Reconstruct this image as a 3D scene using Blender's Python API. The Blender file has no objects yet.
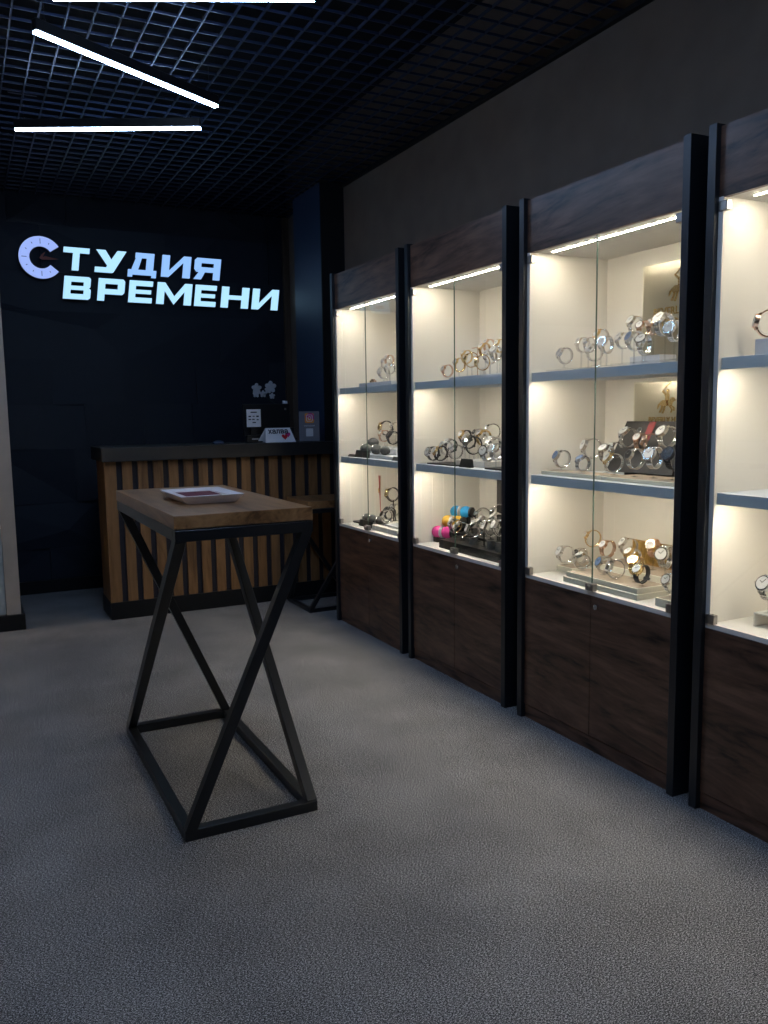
import bpy, bmesh, math, random
from mathutils import Vector, Matrix
random.seed(7)
C = bpy.context.scene.collection
PI = math.pi
# ------------------------------------------------------------------ helpers
FPX = 830.226
CAM = Vector((0, 0, 1.37))
R_ = Vector((0.89086571, -0.45405343, -0.01391998))
U_ = Vector((0.06595934, 0.09897458, 0.99290151))
F_ = Vector((0.44945261, 0.88546006, -0.11812212))

def ray(px, py, axis, val):
    """where the line of sight through a photo pixel meets a plane of the room"""
    d = R_ * ((px - 384) / FPX) + U_ * ((512 - py) / FPX) + F_
    return CAM + d * ((val - CAM[axis]) / d[axis])

class MB:
    """collects shapes into one mesh"""
    def __init__(s): s.bm = bmesh.new()
    def box(s, x0, y0, z0, x1, y1, z1, bev=0):
        b = bmesh.new()
        bmesh.ops.create_cube(b, size=1)
        for v in b.verts:
            v.co = Vector(((x0+x1)/2 + v.co.x*(x1-x0), (y0+y1)/2 + v.co.y*(y1-y0), (z0+z1)/2 + v.co.z*(z1-z0)))
        if bev: bmesh.ops.bevel(b, geom=list(b.edges), offset=bev, segments=2, profile=.5, affect='EDGES')
        s.add(b); return s
    def add(s, b, M=None):
        if M: bmesh.ops.transform(b, matrix=M, verts=list(b.verts))
        me = bpy.data.meshes.new('tmp'); b.to_mesh(me); b.free(); s.bm.from_mesh(me); bpy.data.meshes.remove(me)
    def bar(s, p0, p1, w, h, up=(0, 0, 1), ext=0, bev=0):
        p0, p1 = Vector(p0), Vector(p1); d = p1-p0; L = d.length; d.normalize()
        side = d.cross(Vector(up)).normalized(); u = side.cross(d).normalized()
        b = bmesh.new(); bmesh.ops.create_cube(b, size=1)
        for v in b.verts: v.co = Vector((v.co.x*(L+2*ext), v.co.y*w, v.co.z*h))
        if bev: bmesh.ops.bevel(b, geom=list(b.edges), offset=bev, segments=1, affect='EDGES')
        M = Matrix((( d.x, side.x, u.x, 0), (d.y, side.y, u.y, 0), (d.z, side.z, u.z, 0), (0, 0, 0, 1)))
        s.add(b, Matrix.Translation((p0+p1)/2) @ M); return s
    def cyl(s, c, r, h, axis='z', r2=None, n=20):
        b = bmesh.new()
        bmesh.ops.create_cone(b, cap_ends=True, segments=n, radius1=r, radius2=r if r2 is None else r2, depth=h)
        M = Matrix()
        if axis == 'x': M = Matrix.Rotation(PI/2, 4, 'Y')
        if axis == 'y': M = Matrix.Rotation(-PI/2, 4, 'X')
        s.add(b, Matrix.Translation(Vector(c)) @ M); return s
    def tube(s, pts, r, n=8, closed=False):
        pts = [Vector(p) for p in pts]; N = len(pts); rings = []
        for i, p in enumerate(pts):
            a = pts[(i-1) % N] if (closed or i > 0) else p
            c = pts[(i+1) % N] if (closed or i < N-1) else p
            d = (c-a).normalized(); q = Vector((0, 0, 1)) if abs(d.z) < .9 else Vector((1, 0, 0))
            u = d.cross(q).normalized(); w = u.cross(d)
            rings.append([s.bm.verts.new(p + (u*math.cos(2*PI*k/n) + w*math.sin(2*PI*k/n))*r) for k in range(n)])
        for i in range(N if closed else N-1):
            A, B = rings[i], rings[(i+1) % N]
            for k in range(n): s.bm.faces.new((A[k], A[(k+1) % n], B[(k+1) % n], B[k]))
        if not closed:
            s.bm.faces.new(rings[0][::-1]); s.bm.faces.new(rings[-1])
        return s
    def prism(s, poly, y0, y1):
        """poly in (x,z) extruded along y"""
        A = [s.bm.verts.new((x, y0, z)) for x, z in poly]; B = [s.bm.verts.new((x, y1, z)) for x, z in poly]
        n = len(poly)
        s.bm.faces.new(A); s.bm.faces.new(B[::-1])
        for i in range(n): s.bm.faces.new((A[i], B[i], B[(i+1) % n], A[(i+1) % n]))
        return s
    def xform(s, M):
        bmesh.ops.transform(s.bm, matrix=M, verts=list(s.bm.verts)); return s
    def build(s, name, mat, parent=None, org=None, smooth=False):
        bmesh.ops.recalc_face_normals(s.bm, faces=list(s.bm.faces))
        o0 = Vector(org) if org is not None else (Vector(parent['org']) if parent is not None and 'org' in parent else Vector((0, 0, 0)))
        if o0.length: bmesh.ops.translate(s.bm, vec=-o0, verts=list(s.bm.verts))
        me = bpy.data.meshes.new(name); s.bm.to_mesh(me); s.bm.free()
        me.materials.append(mat)
        if smooth:
            for p in me.polygons: p.use_smooth = True
        o = bpy.data.objects.new(name, me); C.objects.link(o)
        if parent is not None:
            o.parent = parent
        elif org is not None: o.location = o0
        o['org'] = list(o0)
        return o

def tag(o, label=None, cat=None, group=None, kind=None):
    if label: o['label'] = label
    if cat: o['category'] = cat
    if group: o['group'] = group
    if kind: o['kind'] = kind
    return o
def thing(name, loc, label, cat, group=None, world=True):
    o = bpy.data.objects.new(name, None); C.objects.link(o); o.location = loc; o.empty_display_size = .05
    o['org'] = list(loc) if world else [0., 0., 0.]
    return tag(o, label, cat, group)
def struct(o): o['kind'] = 'structure'; return o
def copy_tree(o, parent=None, deep=0):
    c = o.copy(); C.objects.link(c)
    if parent is not None: c.parent = parent
    for ch in [x for x in bpy.data.objects if x.parent == o]: copy_tree(ch, c)
    return c
def kids(o): return [x for x in KID.get(o.name, [])]

# ------------------------------------------------------------------ materials
def new_mat(name):
    m = bpy.data.materials.new(name); m.use_nodes = True
    nt = m.node_tree; b = nt.nodes['Principled BSDF']; return m, nt, b
def plain(name, col, rough=.5, metal=0, spec=.5, noise=0, bump=0, nscale=30):
    m, nt, b = new_mat(name)
    b.inputs['Base Color'].default_value = (*col, 1); b.inputs['Roughness'].default_value = rough
    b.inputs['Metallic'].default_value = metal; b.inputs['Specular IOR Level'].default_value = spec
    tc = nt.nodes.new('ShaderNodeTexCoord'); n = nt.nodes.new('ShaderNodeTexNoise'); n.inputs['Scale'].default_value = nscale
    n.inputs['Detail'].default_value = 6
    nt.links.new(tc.outputs['Object'], n.inputs['Vector'])
    mx = nt.nodes.new('ShaderNodeMix'); mx.data_type = 'RGBA'
    mx.inputs['A'].default_value = (*[c*(1-noise) for c in col], 1); mx.inputs['B'].default_value = (*[min(1, c*(1+noise)) for c in col], 1)
    nt.links.new(n.outputs['Fac'], mx.inputs['Factor']); nt.links.new(mx.outputs['Result'], b.inputs['Base Color'])
    if bump:
        bp = nt.nodes.new('ShaderNodeBump'); bp.inputs['Strength'].default_value = bump; bp.inputs['Distance'].default_value = .004
        nt.links.new(n.outputs['Fac'], bp.inputs['Height']); nt.links.new(bp.outputs['Normal'], b.inputs['Normal'])
    return m
def wood(name, dark, mid, light, scale, rough=.4, vein=.5, spec=.5, seed=0):
    """scale: stretch of the noise per axis; small along the grain"""
    m, nt, b = new_mat(name); N = nt.nodes.new; L = nt.links.new
    tc = N('ShaderNodeTexCoord'); mp = N('ShaderNodeMapping'); mp.inputs['Scale'].default_value = scale; mp.inputs['Location'].default_value = (seed, seed*.7, 0)
    L(tc.outputs['Object'], mp.inputs['Vector'])
    n = N('ShaderNodeTexNoise'); n.inputs['Scale'].default_value = 1; n.inputs['Detail'].default_value = 9; n.inputs['Roughness'].default_value = .65
    n.inputs['Distortion'].default_value = vein*2
    L(mp.outputs[0], n.inputs['Vector'])
    n2 = N('ShaderNodeTexNoise'); n2.inputs['Scale'].default_value = 6; n2.inputs['Detail'].default_value = 4
    L(mp.outputs[0], n2.inputs['Vector'])
    ad = N('ShaderNodeMath'); ad.operation = 'MULTIPLY_ADD'; ad.inputs[1].default_value = .35
    L(n2.outputs['Fac'], ad.inputs[0]); L(n.outputs['Fac'], ad.inputs[2])
    cr = N('ShaderNodeValToRGB'); e = cr.color_ramp.elements
    e[0].position = .48; e[0].color = (*dark, 1); e[1].position = .85; e[1].color = (*light, 1)
    k = e.new(.62); k.color = (*mid, 1)
    L(ad.outputs[0], cr.inputs['Fac']); L(cr.outputs['Color'], b.inputs['Base Color'])
    bp = N('ShaderNodeBump'); bp.inputs['Strength'].default_value = .25; bp.inputs['Distance'].default_value = .002
    L(ad.outputs[0], bp.inputs['Height']); L(bp.outputs['Normal'], b.inputs['Normal'])
    b.inputs['Roughness'].default_value = rough; b.inputs['Specular IOR Level'].default_value = spec
    return m
def emit(name, col, s):
    m, nt, b = new_mat(name); nt.nodes.remove(b)
    e = nt.nodes.new('ShaderNodeEmission'); e.inputs['Color'].default_value = (*col, 1); e.inputs['Strength'].default_value = s
    nt.links.new(e.outputs[0], nt.nodes['Material Output'].inputs['Surface']); return m
def glass(name, tint=(.93, .965, .95), f=1.0, rough=0.):
    m, nt, b = new_mat(name); nt.nodes.remove(b); N = nt.nodes.new; L = nt.links.new
    t = N('ShaderNodeBsdfTransparent'); t.inputs['Color'].default_value = (*tint, 1)
    g = N('ShaderNodeBsdfGlossy'); g.inputs['Roughness'].default_value = rough
    fr = N('ShaderNodeFresnel'); fr.inputs['IOR'].default_value = 1.45
    ge = N('ShaderNodeNewGeometry'); inv = N('ShaderNodeMath'); inv.operation = 'SUBTRACT'; inv.inputs[0].default_value = f; inv.inputs[1].default_value = 0
    bk = N('ShaderNodeMath'); bk.operation = 'MULTIPLY'; bk.inputs[1].default_value = f; L(ge.outputs['Backfacing'], bk.inputs[0]); L(bk.outputs[0], inv.inputs[1])
    mu = N('ShaderNodeMath'); mu.operation = 'MULTIPLY'; L(inv.outputs[0], mu.inputs[1]); L(fr.outputs[0], mu.inputs[0])
    mx = N('ShaderNodeMixShader'); L(mu.outputs[0], mx.inputs[0]); L(t.outputs[0], mx.inputs[1]); L(g.outputs[0], mx.inputs[2])
    L(mx.outputs[0], nt.nodes['Material Output'].inputs['Surface']); return m

def carpet_mat():
    m, nt, b = new_mat('carpet'); N = nt.nodes.new; L = nt.links.new
    tc = N('ShaderNodeTexCoord'); mp = N('ShaderNodeMapping'); mp.inputs['Rotation'].default_value = (0, 0, .5); mp.inputs['Scale'].default_value = (150, 340, 1)
    L(tc.outputs['Object'], mp.inputs['Vector'])
    n = N('ShaderNodeTexNoise'); n.inputs['Scale'].default_value = 1; n.inputs['Detail'].default_value = 3; n.inputs['Roughness'].default_value = .7
    L(mp.outputs[0], n.inputs['Vector'])
    n2 = N('ShaderNodeTexNoise'); n2.inputs['Scale'].default_value = 320; n2.inputs['Detail'].default_value = 2; L(tc.outputs['Object'], n2.inputs['Vector'])
    n3 = N('ShaderNodeTexNoise'); n3.inputs['Scale'].default_value = 3; n3.inputs['Detail'].default_value = 3; L(tc.outputs['Object'], n3.inputs['Vector'])
    a = N('ShaderNodeMath'); a.operation = 'ADD'; L(n.outputs['Fac'], a.inputs[0]); L(n2.outputs['Fac'], a.inputs[1])
    c = N('ShaderNodeMath'); c.operation = 'MULTIPLY_ADD'; c.inputs[1].default_value = .12; L(n3.outputs['Fac'], c.inputs[0]); L(a.outputs[0], c.inputs[2])
    h = N('ShaderNodeMath'); h.operation = 'MULTIPLY'; h.inputs[1].default_value = .5; L(c.outputs[0], h.inputs[0])
    cr = N('ShaderNodeValToRGB'); e = cr.color_ramp.elements
    e[0].position = .42; e[0].color = (.012, .012, .012, 1); e[1].position = .66; e[1].color = (.78, .74, .72, 1)
    k = e.new(.53); k.color = (.140, .133, .131, 1)
    L(h.outputs[0], cr.inputs['Fac']); L(cr.outputs['Color'], b.inputs['Base Color'])
    bp = N('ShaderNodeBump'); bp.inputs['Strength'].default_value = .3; bp.inputs['Distance'].default_value = .004
    L(h.outputs[0], bp.inputs['Height']); L(bp.outputs['Normal'], b.inputs['Normal'])
    b.inputs['Roughness'].default_value = .95; b.inputs['Specular IOR Level'].default_value = .1
    return m

M = {}
M['carpet'] = carpet_mat()
M['navy'] = plain('navy_wall_paint', (.007, .012, .022), .62, noise=.15, bump=.2, nscale=14, spec=.35)
M['plaster'] = plain('brown_plaster', (.155, .118, .094), .75, noise=.22, bump=.3, nscale=6, spec=.2)
M['beige'] = plain('beige_plaster', (.46, .38, .31), .7, noise=.15, bump=.2, nscale=9, spec=.3)
M['stone'] = plain('grey_stone_board', (.42, .44, .42), .6, noise=.25, bump=.2, nscale=22)
M['pillar'] = plain('dark_blue_paint', (.022, .040, .085), .45, noise=.08, nscale=4)
M['matteblack'] = plain('matte_black', (.008, .008, .009), .6, noise=.1, spec=.25)
M['skirting'] = plain('black_skirting', (.006, .006, .007), .5, noise=.1, spec=.3)
M['grid'] = plain('black_ceiling_grid', (.010, .018, .045), .40, noise=.1, spec=.5)
M['void'] = plain('dark_ceiling_void', (.006, .006, .007), .9, noise=.2)
M['brown_trim'] = wood('brown_trim_wood', (.03, .02, .014), (.055, .036, .024), (.08, .055, .04), (8, 8, .8))
M['cab_wood'] = wood('dark_walnut_board', (.007, .003, .002), (.080, .040, .025), (.165, .088, .056), (7, 1.1, 7), .36, vein=1.3, spec=.4, seed=3)
M['panel'] = plain('black_side_panel', (.010, .012, .016), .38, noise=.1, spec=.5)
M['white'] = plain('white_melamine', (.80, .76, .70), .45, noise=.03, nscale=5)
M['shelfwhite'] = plain('pale_shelf_board', (.66, .69, .74), .4, noise=.03, nscale=5)
M['glass'] = glass('clear_glass', (.95, .98, .965), 1.25)
M['glassedge'] = plain('green_glass_edge', (.10, .15, .12), .2, noise=.05)
M['acrylic'] = glass('clear_acrylic', (.93, .94, .95), 1.2, .02)
M['clamp'] = plain('brushed_metal', (.42, .39, .36), .35, 1, noise=.1)
M['steel'] = plain('polished_steel', (.82, .80, .78), .16, 1, noise=.05)
M['gold'] = plain('polished_gold', (.90, .66, .34), .18, 1, noise=.05)
M['rose'] = plain('rose_gold', (.86, .60, .46), .18, 1, noise=.05)
M['darkmetal'] = plain('dark_metal', (.06, .06, .065), .3, .9, noise=.1)
M['leather'] = plain('black_leather', (.012, .011, .011), .5, noise=.3, bump=.3, nscale=60)
M['brownleather'] = plain('brown_leather', (.10, .045, .022), .5, noise=.3, bump=.3, nscale=60)
M['dialw'] = plain('white_dial', (.58, .57, .56), .3, noise=.02)
M['dialb'] = plain('blue_dial', (.10, .16, .30), .3, noise=.05)
M['dialk'] = plain('black_dial', (.015, .015, .017), .25, noise=.05)
M['pink'] = plain('pink_cloth', (.80, .055, .32), .6, noise=.1)
M['yellow'] = plain('mustard_cloth', (.72, .42, .05), .6, noise=.1)
M['blue'] = plain('blue_cloth', (.02, .33, .72), .6, noise=.1)
M['cushion'] = plain('grey_velvet', (.10, .10, .10), .9, noise=.3, bump=.4, nscale=80)
M['black'] = plain('black_plastic', (.010, .010, .011), .35, noise=.1)
M['blackmatte'] = plain('black_board', (.018, .017, .018), .6, noise=.2)
M['cream'] = plain('cream_tray', (.74, .70, .58), .5, noise=.04)
M['creamtop'] = plain('taupe_suede', (.42, .34, .26), .9, noise=.15, nscale=60)
M['palegrey'] = plain('pale_grey_board', (.60, .62, .68), .5, noise=.04)
M['frame'] = plain('black_powder_coat', (.010, .011, .013), .33, noise=.15, spec=.5)
M['tabletop'] = wood('oiled_oak_top', (.10, .046, .018), (.25, .125, .050), (.40, .215, .095), (9, 1.2, 9), .30, vein=.6, seed=5)
M['slat'] = wood('oak_slat', (.10, .045, .014), (.20, .096, .033), (.30, .150, .056), (10, 10, 1.0), .5, vein=.5, seed=1)
M['slatgap'] = plain('dark_slat_backing', (.014, .011, .016), .7, noise=.2)
M['counter'] = plain('charcoal_counter_top', (.016, .015, .015), .45, noise=.15, nscale=20)
M['bar_on'] = emit('lit_tube_diffuser', (.42, .62, 1.0), 62)
M['sign_on'] = emit('backlit_letter_face', (.40, .71, 1.0), 1.12)
M['clock_on'] = emit('backlit_clock_face', (.32, .44, .90), 1.0)
M['strip_on'] = emit('warm_led_strip', (1.0, .86, .70), 205)
M['strip_soft'] = emit('soft_warm_led_strip', (1.0, .86, .70), 95)  # dimmer strips for the added left-wall showcases
M['sign_blue'] = emit('backlit_letter_face_blue', (.29, .53, 1.0), 1.0)
M['red'] = plain('red_print', (.55, .02, .03), .5, noise=.03)
M['hand'] = plain('clock_hand_red', (.30, .06, .03), .5, noise=.03)
M['paper'] = plain('white_paper', (.80, .80, .82), .6, noise=.02)
M['stripered'] = plain('stripe_red', (.25, .02, .025), .5, noise=.03)
M['ink'] = plain('dark_ink', (.02, .02, .035), .6, noise=.02)
M['maroon'] = plain('maroon_felt', (.11, .006, .018), .8, noise=.1)
M['traywhite'] = plain('white_lacquer_tray', (.80, .72, .72), .35, noise=.02)
M['greysign'] = plain('grey_placard', (.20, .20, .23), .4, noise=.05)
M['magenta'] = plain('magenta_print', (.62, .05, .25), .5, noise=.02)
M['orange'] = plain('orange_print', (.85, .32, .06), .5, noise=.02)
M['mirror'] = plain('bronze_mirror', (.55, .51, .41), .28, 1, noise=.02)
M['petal'] = plain('pale_petal', (.36, .38, .42), .6, noise=.15)
M['stem'] = plain('dark_stem', (.02, .03, .02), .6, noise=.1)
M['grille'] = plain('gold_plaque', (.42, .27, .08), .4, .6, noise=.7, nscale=60)

# ------------------------------------------------------------------ the room
XW, YB, XL, YF, ZG = 2.645, 7.03, -1.75, -2.6, 3.05
struct(MB().box(XL-.1, YF-.1, -.1, XW+.1, YB+.15, 0).build('floor', M['carpet']))
struct(MB().box(XL-.1, YF-.1, 3.55, XW+.1, YB+.15, 3.6).build('ceiling', M['void']))
g = MB()
x = XW-.005
while x > XL: g.box(x-.003, YF, ZG, x+.003, YB, ZG+.013); x -= .106
y = YB-.02
while y > YF: g.box(XL, y-.003, ZG+.001, XW, y+.003, ZG+.012); y -= .106
struct(g.build('ceiling', M['grid']))
struct(MB().box(XW-.03, YF, ZG-.022, XW, 5.795, ZG-.001).build('trim_1', M['skirting']))
struct(MB().box(XW, YF, 0, XW+.1, YB+.1, 3.55).build('wall_right', M['plaster']))
struct(MB().box(XL-.1, YF, 0, XL, YB+.1, 3.55).build('wall_left', M['beige']))
struct(MB().box(XL, YF-.1, 0, XW, YF, 3.55).build('wall_front', M['plaster']))
# back wall: broken, folded relief panels
w = MB(); rw = random.Random(11)
z = .0; rowh = []
while z < 3.55:
    h = rw.uniform(.26, .44); rowh.append((z, min(3.55, z+h))); z += h
for (z0, z1) in rowh:
    x = XL
    while x < XW:
        wd = rw.uniform(.35, .95); x1 = min(XW, x+wd)
        d = [rw.uniform(0, .04) for _ in range(4)]
        cx = x + (x1-x)*rw.uniform(.25, .75); cz = z0 + (z1-z0)*rw.uniform(.3, .7); dc = rw.uniform(0, .05)
        P = [(x, z0), (x1, z0), (x1, z1), (x, z1)]
        vs = [w.bm.verts.new((p[0], YB-.006-d[i], p[1])) for i, p in enumerate(P)]
        vb = [w.bm.verts.new((p[0], YB+.05, p[1])) for p in P]
        c = w.bm.verts.new((cx, YB-.006-dc, cz))
        if rw.random() < .5:
            for i in range(4): w.bm.faces.new((vs[i], vs[(i+1) % 4], c))
        else:
            e = rw.choice([0, 1])
            w.bm.verts.remove(c); w.bm.faces.new((vs[e], vs[e+1], vs[(e+2) % 4])); w.bm.faces.new((vs[e], vs[(e+2) % 4], vs[(e+3) % 4]))
        for i in range(4): w.bm.faces.new((vs[i], vs[(i+1) % 4], vb[(i+1) % 4], vb[i]))
        x = x1
w.box(XL, YB+.045, 0, XW, YB+.12, 3.55)
YB0 = YB-.05
struct(w.build('wall_back', M['navy']))
struct(MB().box(.285, YB-.09, 0, 2.58, YB-.065, .095).box(.285, YB-.088, .095, 2.58, YB-.069, .10).build('baseboard_back', M['skirting']))
struct(MB().box(2.59, YB-.075, 0, XW-.001, YB-.04, ZG-.002).build('trim_2', M['brown_trim']))
# pillar in the far right corner: blue flank, thin black sheet over the front
struct(MB().box(2.46, 5.815, 0, XW, 6.36, 3.05, .003).build('wall_pillar', M['pillar']))
struct(MB().box(2.458, 5.80, 0, XW, 5.815, 3.05).build('trim_3', M['matteblack']))
# stub wall on the left with a recessed display
st = MB().box(.198, 5.81, 0, .283, 6.1, 3.05)
st.box(XL, 5.81, 2.1, .198, 6.1, 3.05).box(XL, 6.06, 0, .198, 6.1, 2.1)
st.box(XL, 5.81, 0, -.95, 6.06, 2.1)
struct(st.build('wall_left', M['beige']))
struct(MB().box(XL, 5.785, 0, .305, 5.808, .105, .003).box(.285, 5.808, 0, .305, 6.1, .105).build('baseboard_left', M['skirting']))
t = thing('display_niche', (-.38, 5.83, .106), 'grey fronted lit display niche in the left stub wall', 'display case')
MB().box(-.948, 5.822, .108, .196, 6.05, .665).build('lower_panel', M['stone'], t)
MB().box(-.948, 5.818, .667, .196, 6.05, .69).box(-.948, 6.03, .69, .196, 6.05, 2.095).box(-.948, 5.83, 1.37, .196, 6.02, 1.392).build('shelf_board', M['white'], t)
MB().box(-.945, 5.818, 2.04, .195, 5.828, 2.096).build('lip', M['white'], t)  # lip added to keep the strip out of the glass reflections
MB().box(-.94, 5.834, 2.083, .19, 5.842, 2.09).build('led_strip', M['strip_on'], t)

# ------------------------------------------------------------------ camera
cd = bpy.data.cameras.new('camera'); cam = bpy.data.objects.new('camera', cd); C.objects.link(cam)
cd.sensor_fit = 'AUTO'; cd.sensor_width = 36; cd.lens = 36*FPX/1024; cd.clip_start = .02
cam.matrix_world = Matrix(((R_.x, U_.x, -F_.x, CAM.x), (R_.y, U_.y, -F_.y, CAM.y), (R_.z, U_.z, -F_.z, CAM.z), (0, 0, 0, 1)))
bpy.context.scene.camera = cam

# ------------------------------------------------------------------ ceiling lamps (zigzag of linear lamps)
def lamp(p0, p1, label):
    a, b = Vector((*p0, 2.87)), Vector((*p1, 2.87)); c = (a+b)/2
    t = thing('linear_lamp', tuple(c), label, 'ceiling lamp', 'linear lamps hung below the ceiling grid')
    up = Vector((0, 0, 1))
    MB().bar(a+up*.034, b+up*.034, .030, .044, bev=.002).build('housing', M['black'], t)
    MB().bar(a+up*.006, b+up*.006, .023, .010, ext=-.003, bev=.001).build('diffuser', M['bar_on'], t)
    d = (b-a).normalized()
    for q in (a+d*.05, b-d*.05):
        MB().tube([q+up*.055, q+up*.182], .0012, 6).cyl(q+up*.062, .006, .014, n=10).bar(q+up*.184-Vector((.07, 0, 0)), q+up*.184+Vector((.07, 0, 0)), .012, .004).build('suspension_wire', M['darkmetal'], t)
lamp((.365, 3.693), (1.233, 4.18), 'slanting white linear ceiling lamp, middle one of the zigzag')
lamp((.366, 4.943), (1.242, 4.517), 'level white linear ceiling lamp nearest the back wall sign')
lamp((.40, 3.385), (1.263, 2.985), 'white linear ceiling lamp cut off by the top edge of the photo')
lamp((.365, 1.98), (1.233, 2.46), 'added white linear ceiling lamp, out of view above the counter table')  # out of view, added to brighten the front of the room
lamp((.40, 1.62), (1.263, 1.20), 'added unseen white linear ceiling lamp above the photographer')  # added overhead, out of view, to light the near floor
lamp((.365, .26), (1.233, .75), 'added unseen white linear ceiling lamp behind the photographer')  # unseen lamp added for more light on the floor
lamp((.40, -.10), (1.263, -.52), 'added unseen white linear ceiling lamp near the shop entrance')  # unseen lamp added at the end of the zigzag for room light

# ------------------------------------------------------------------ sign
def letter_shapes(ch):
    """polygons in a box of height 1; width W; slab stroke T"""
    W, T, S = 1.22, .235, .32
    q = lambda x0, z0, x1, z1: [(x0, z0), (x1, z0), (x1, z1), (x0, z1)]
    c = .09
    if ch == 'Т': return W, [q(0, 1-T, W, 1), q(W/2-S/2, 0, W/2+S/2, 1-T)]
    if ch == 'У':
        return W, [[(0, 1), (S*1.15, 1), (W*.62, .40), (W*.43, .26)], [(W, 1), (W-S*1.15, 1), (W*.36, T), (W*.56, 0), (W*.62, .03)], [(0, 0), (W*.56, 0), (W*.58, .1), (W*.5, T), (0, T)]]
    if ch == 'Д':
        return W, [q(0, -.10, .20, T), q(W-.20, -.10, W, T), q(.2, 0, W-.2, T), [(.14, T), (.14+S*.9, T), (.33+S*.7, 1-T), (.30, 1-T)], q(W-.14-S, T, W-.14, 1-T), q(.27, 1-T, W-.14, 1)]
    if ch == 'И': return W, [q(0, 0, S, 1), q(W-S, 0, W, 1), [(S, .0), (S, .30), (W-S, 1), (W-S, .70)]]
    if ch == 'Я': return W, [q(W-S, 0, W, 1), [(c, .98), (.0, .90), (0, .48), (c, .36), (S, .36+T*.9), (S, 1-T), (W-S, 1-T), (W-S, 1), (c, 1)], [(c, .34), (W-S, .34), (W-S, .34+T), (S, .34+T)], [(0, 0), (S*1.1, 0), (W*.42, .34), (W*.18, .34)]]
    if ch == 'В': return W, [q(0, 0, S, 1), q(S, 1-T, W-c-.04, 1), q(S, .41, W-c, .59), q(S, 0, W-c, T), [(W-c-.04, 1), (W-.03, .93), (W-.03, .56), (W-c, .5), (W-S-.02, .59), (W-S-.02, 1-T)], [(W-c, .5), (W, .44), (W, .08), (W-c, 0), (W-S, T), (W-S, .41)]]
    if ch == 'Р': return W, [q(0, 0, S, 1), q(S, 1-T, W-c, 1), q(S, .30, W-c, .30+T), [(W-c, 1), (W, .9), (W, .40), (W-c, .30), (W-S, .30+T), (W-S, 1-T)]]
    if ch == 'Е': return W, [q(0, 0, S, 1), q(S, 1-T, W*.93, 1), q(S, .41, W*.88, .59), q(S, 0, W*.93, T)]
    if ch == 'М': return 1.5, [q(0, 0, S, 1), q(1.5-S, 0, 1.5, 1), [(S, 1), (S, .62), (.75, .0), (.75, .38)], [(1.5-S, 1), (1.5-S, .62), (.75, .0), (.75, .38)]]
    if ch == 'Н': return W, [q(0, 0, S, 1), q(W-S, 0, W, 1), q(S, .40, W-S, .60)]
YS = 6.93
sign = thing('wall_sign', (1.65, 6.99, 2.28), 'glowing blue white shop sign letters with a clock on dark wall', 'sign')
row1 = [('Т', 62.6, 91.5), ('У', 95, 128), ('Д', 128, 159), ('И', 161, 192.5), ('Я', 193.5, 222)]
row2 = [('В', 61.7, 92), ('Р', 96, 125.5), ('Е', 127, 155), ('М', 155, 192.5), ('Е', 193, 218.5), ('Н', 219.5, 249.5), ('И', 250.5, 279)]
for row, zb, H in ((row1, 2.500, .172), (row2, 2.283, .172)):
    for ch, pa, pb in row:
        xa = ray(pa, 280, 1, YS).x; xb = ray(pb, 280, 1, YS).x; sl = .13
        W, polys = letter_shapes(ch); k = (xb-xa-sl*H)/W
        f = MB(); bk = MB()
        for pl in polys:
            pp = [(xa + px*k + sl*pz*H, zb - .003 - .017*(xa+px*k-.8)/1.7 + pz*H) for px, pz in pl]
            f.prism(pp, YS, YS+.006); bk.prism(pp, YS+.0065, YS+.045)
        o = f.build('letter', M['sign_blue' if row is row1 and ch in 'ДИЯ' else 'sign_on'], sign); bk.build('letter_casing', M['black'], o)
cx, cz, Ro, Ri = .638, 2.577, .156, .082
arc = [math.radians(a) for a in range(34, 327, 7)]
pl = [(cx+Ro*math.cos(a), cz+Ro*math.sin(a)) for a in arc] + [(cx+Ri*math.cos(a), cz+Ri*math.sin(a)) for a in reversed(arc)]
f = MB(); bk = MB()
n = len(arc)
for i in range(n-1):
    qd = [pl[i], pl[i+1], pl[2*n-2-i], pl[2*n-1-i]]
    f.prism(qd, YS, YS+.006); bk.prism(qd, YS+.0065, YS+.045)
lc = f.build('letter', M['clock_on'], sign); lc['label'] = 'round letter made as a clock face with hour marks'
bk.build('letter_casing', M['black'], lc)
for h_ in range(12):
    a = PI/2 - h_*PI/6
    if h_ in (2, 3, 4): continue
    Lh = .018 if h_ % 3 == 0 else .006; rr = (Ro+Ri)/2
    u = Vector((math.cos(a), 0, math.sin(a)))
    p = Vector((cx, YS-.002, cz))
    MB().bar(p+u*(rr-Lh), p+u*(rr+Lh), .004, .003, up=(0, 1, 0)).build('hour_mark', M['ink'], lc)
hd = MB(); p = Vector((cx, YS+.0, cz))
hd.prism([(cx-.012, cz-.004), (cx+.01, cz-.018), (cx+.125, cz-.006), (cx+.03, cz+.010)], YS-.004, YS)
hd.prism([(cx-.012, cz-.004), (cx+.012, cz+.004), (cx+.035, cz+.045), (cx+.004, cz+.022)], YS-.004, YS)
hd.build('clock_hand', M['hand'], sign)['label'] = 'dark red clock hands'
for qx, qz in ((cx-.12, cz), (2.3, 2.37), (1.2, 2.37)): MB().bar((qx, YS+.046, qz), (qx, YB-.03, qz), .02, .02).build('wall_mount', M['black'], sign)

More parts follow.
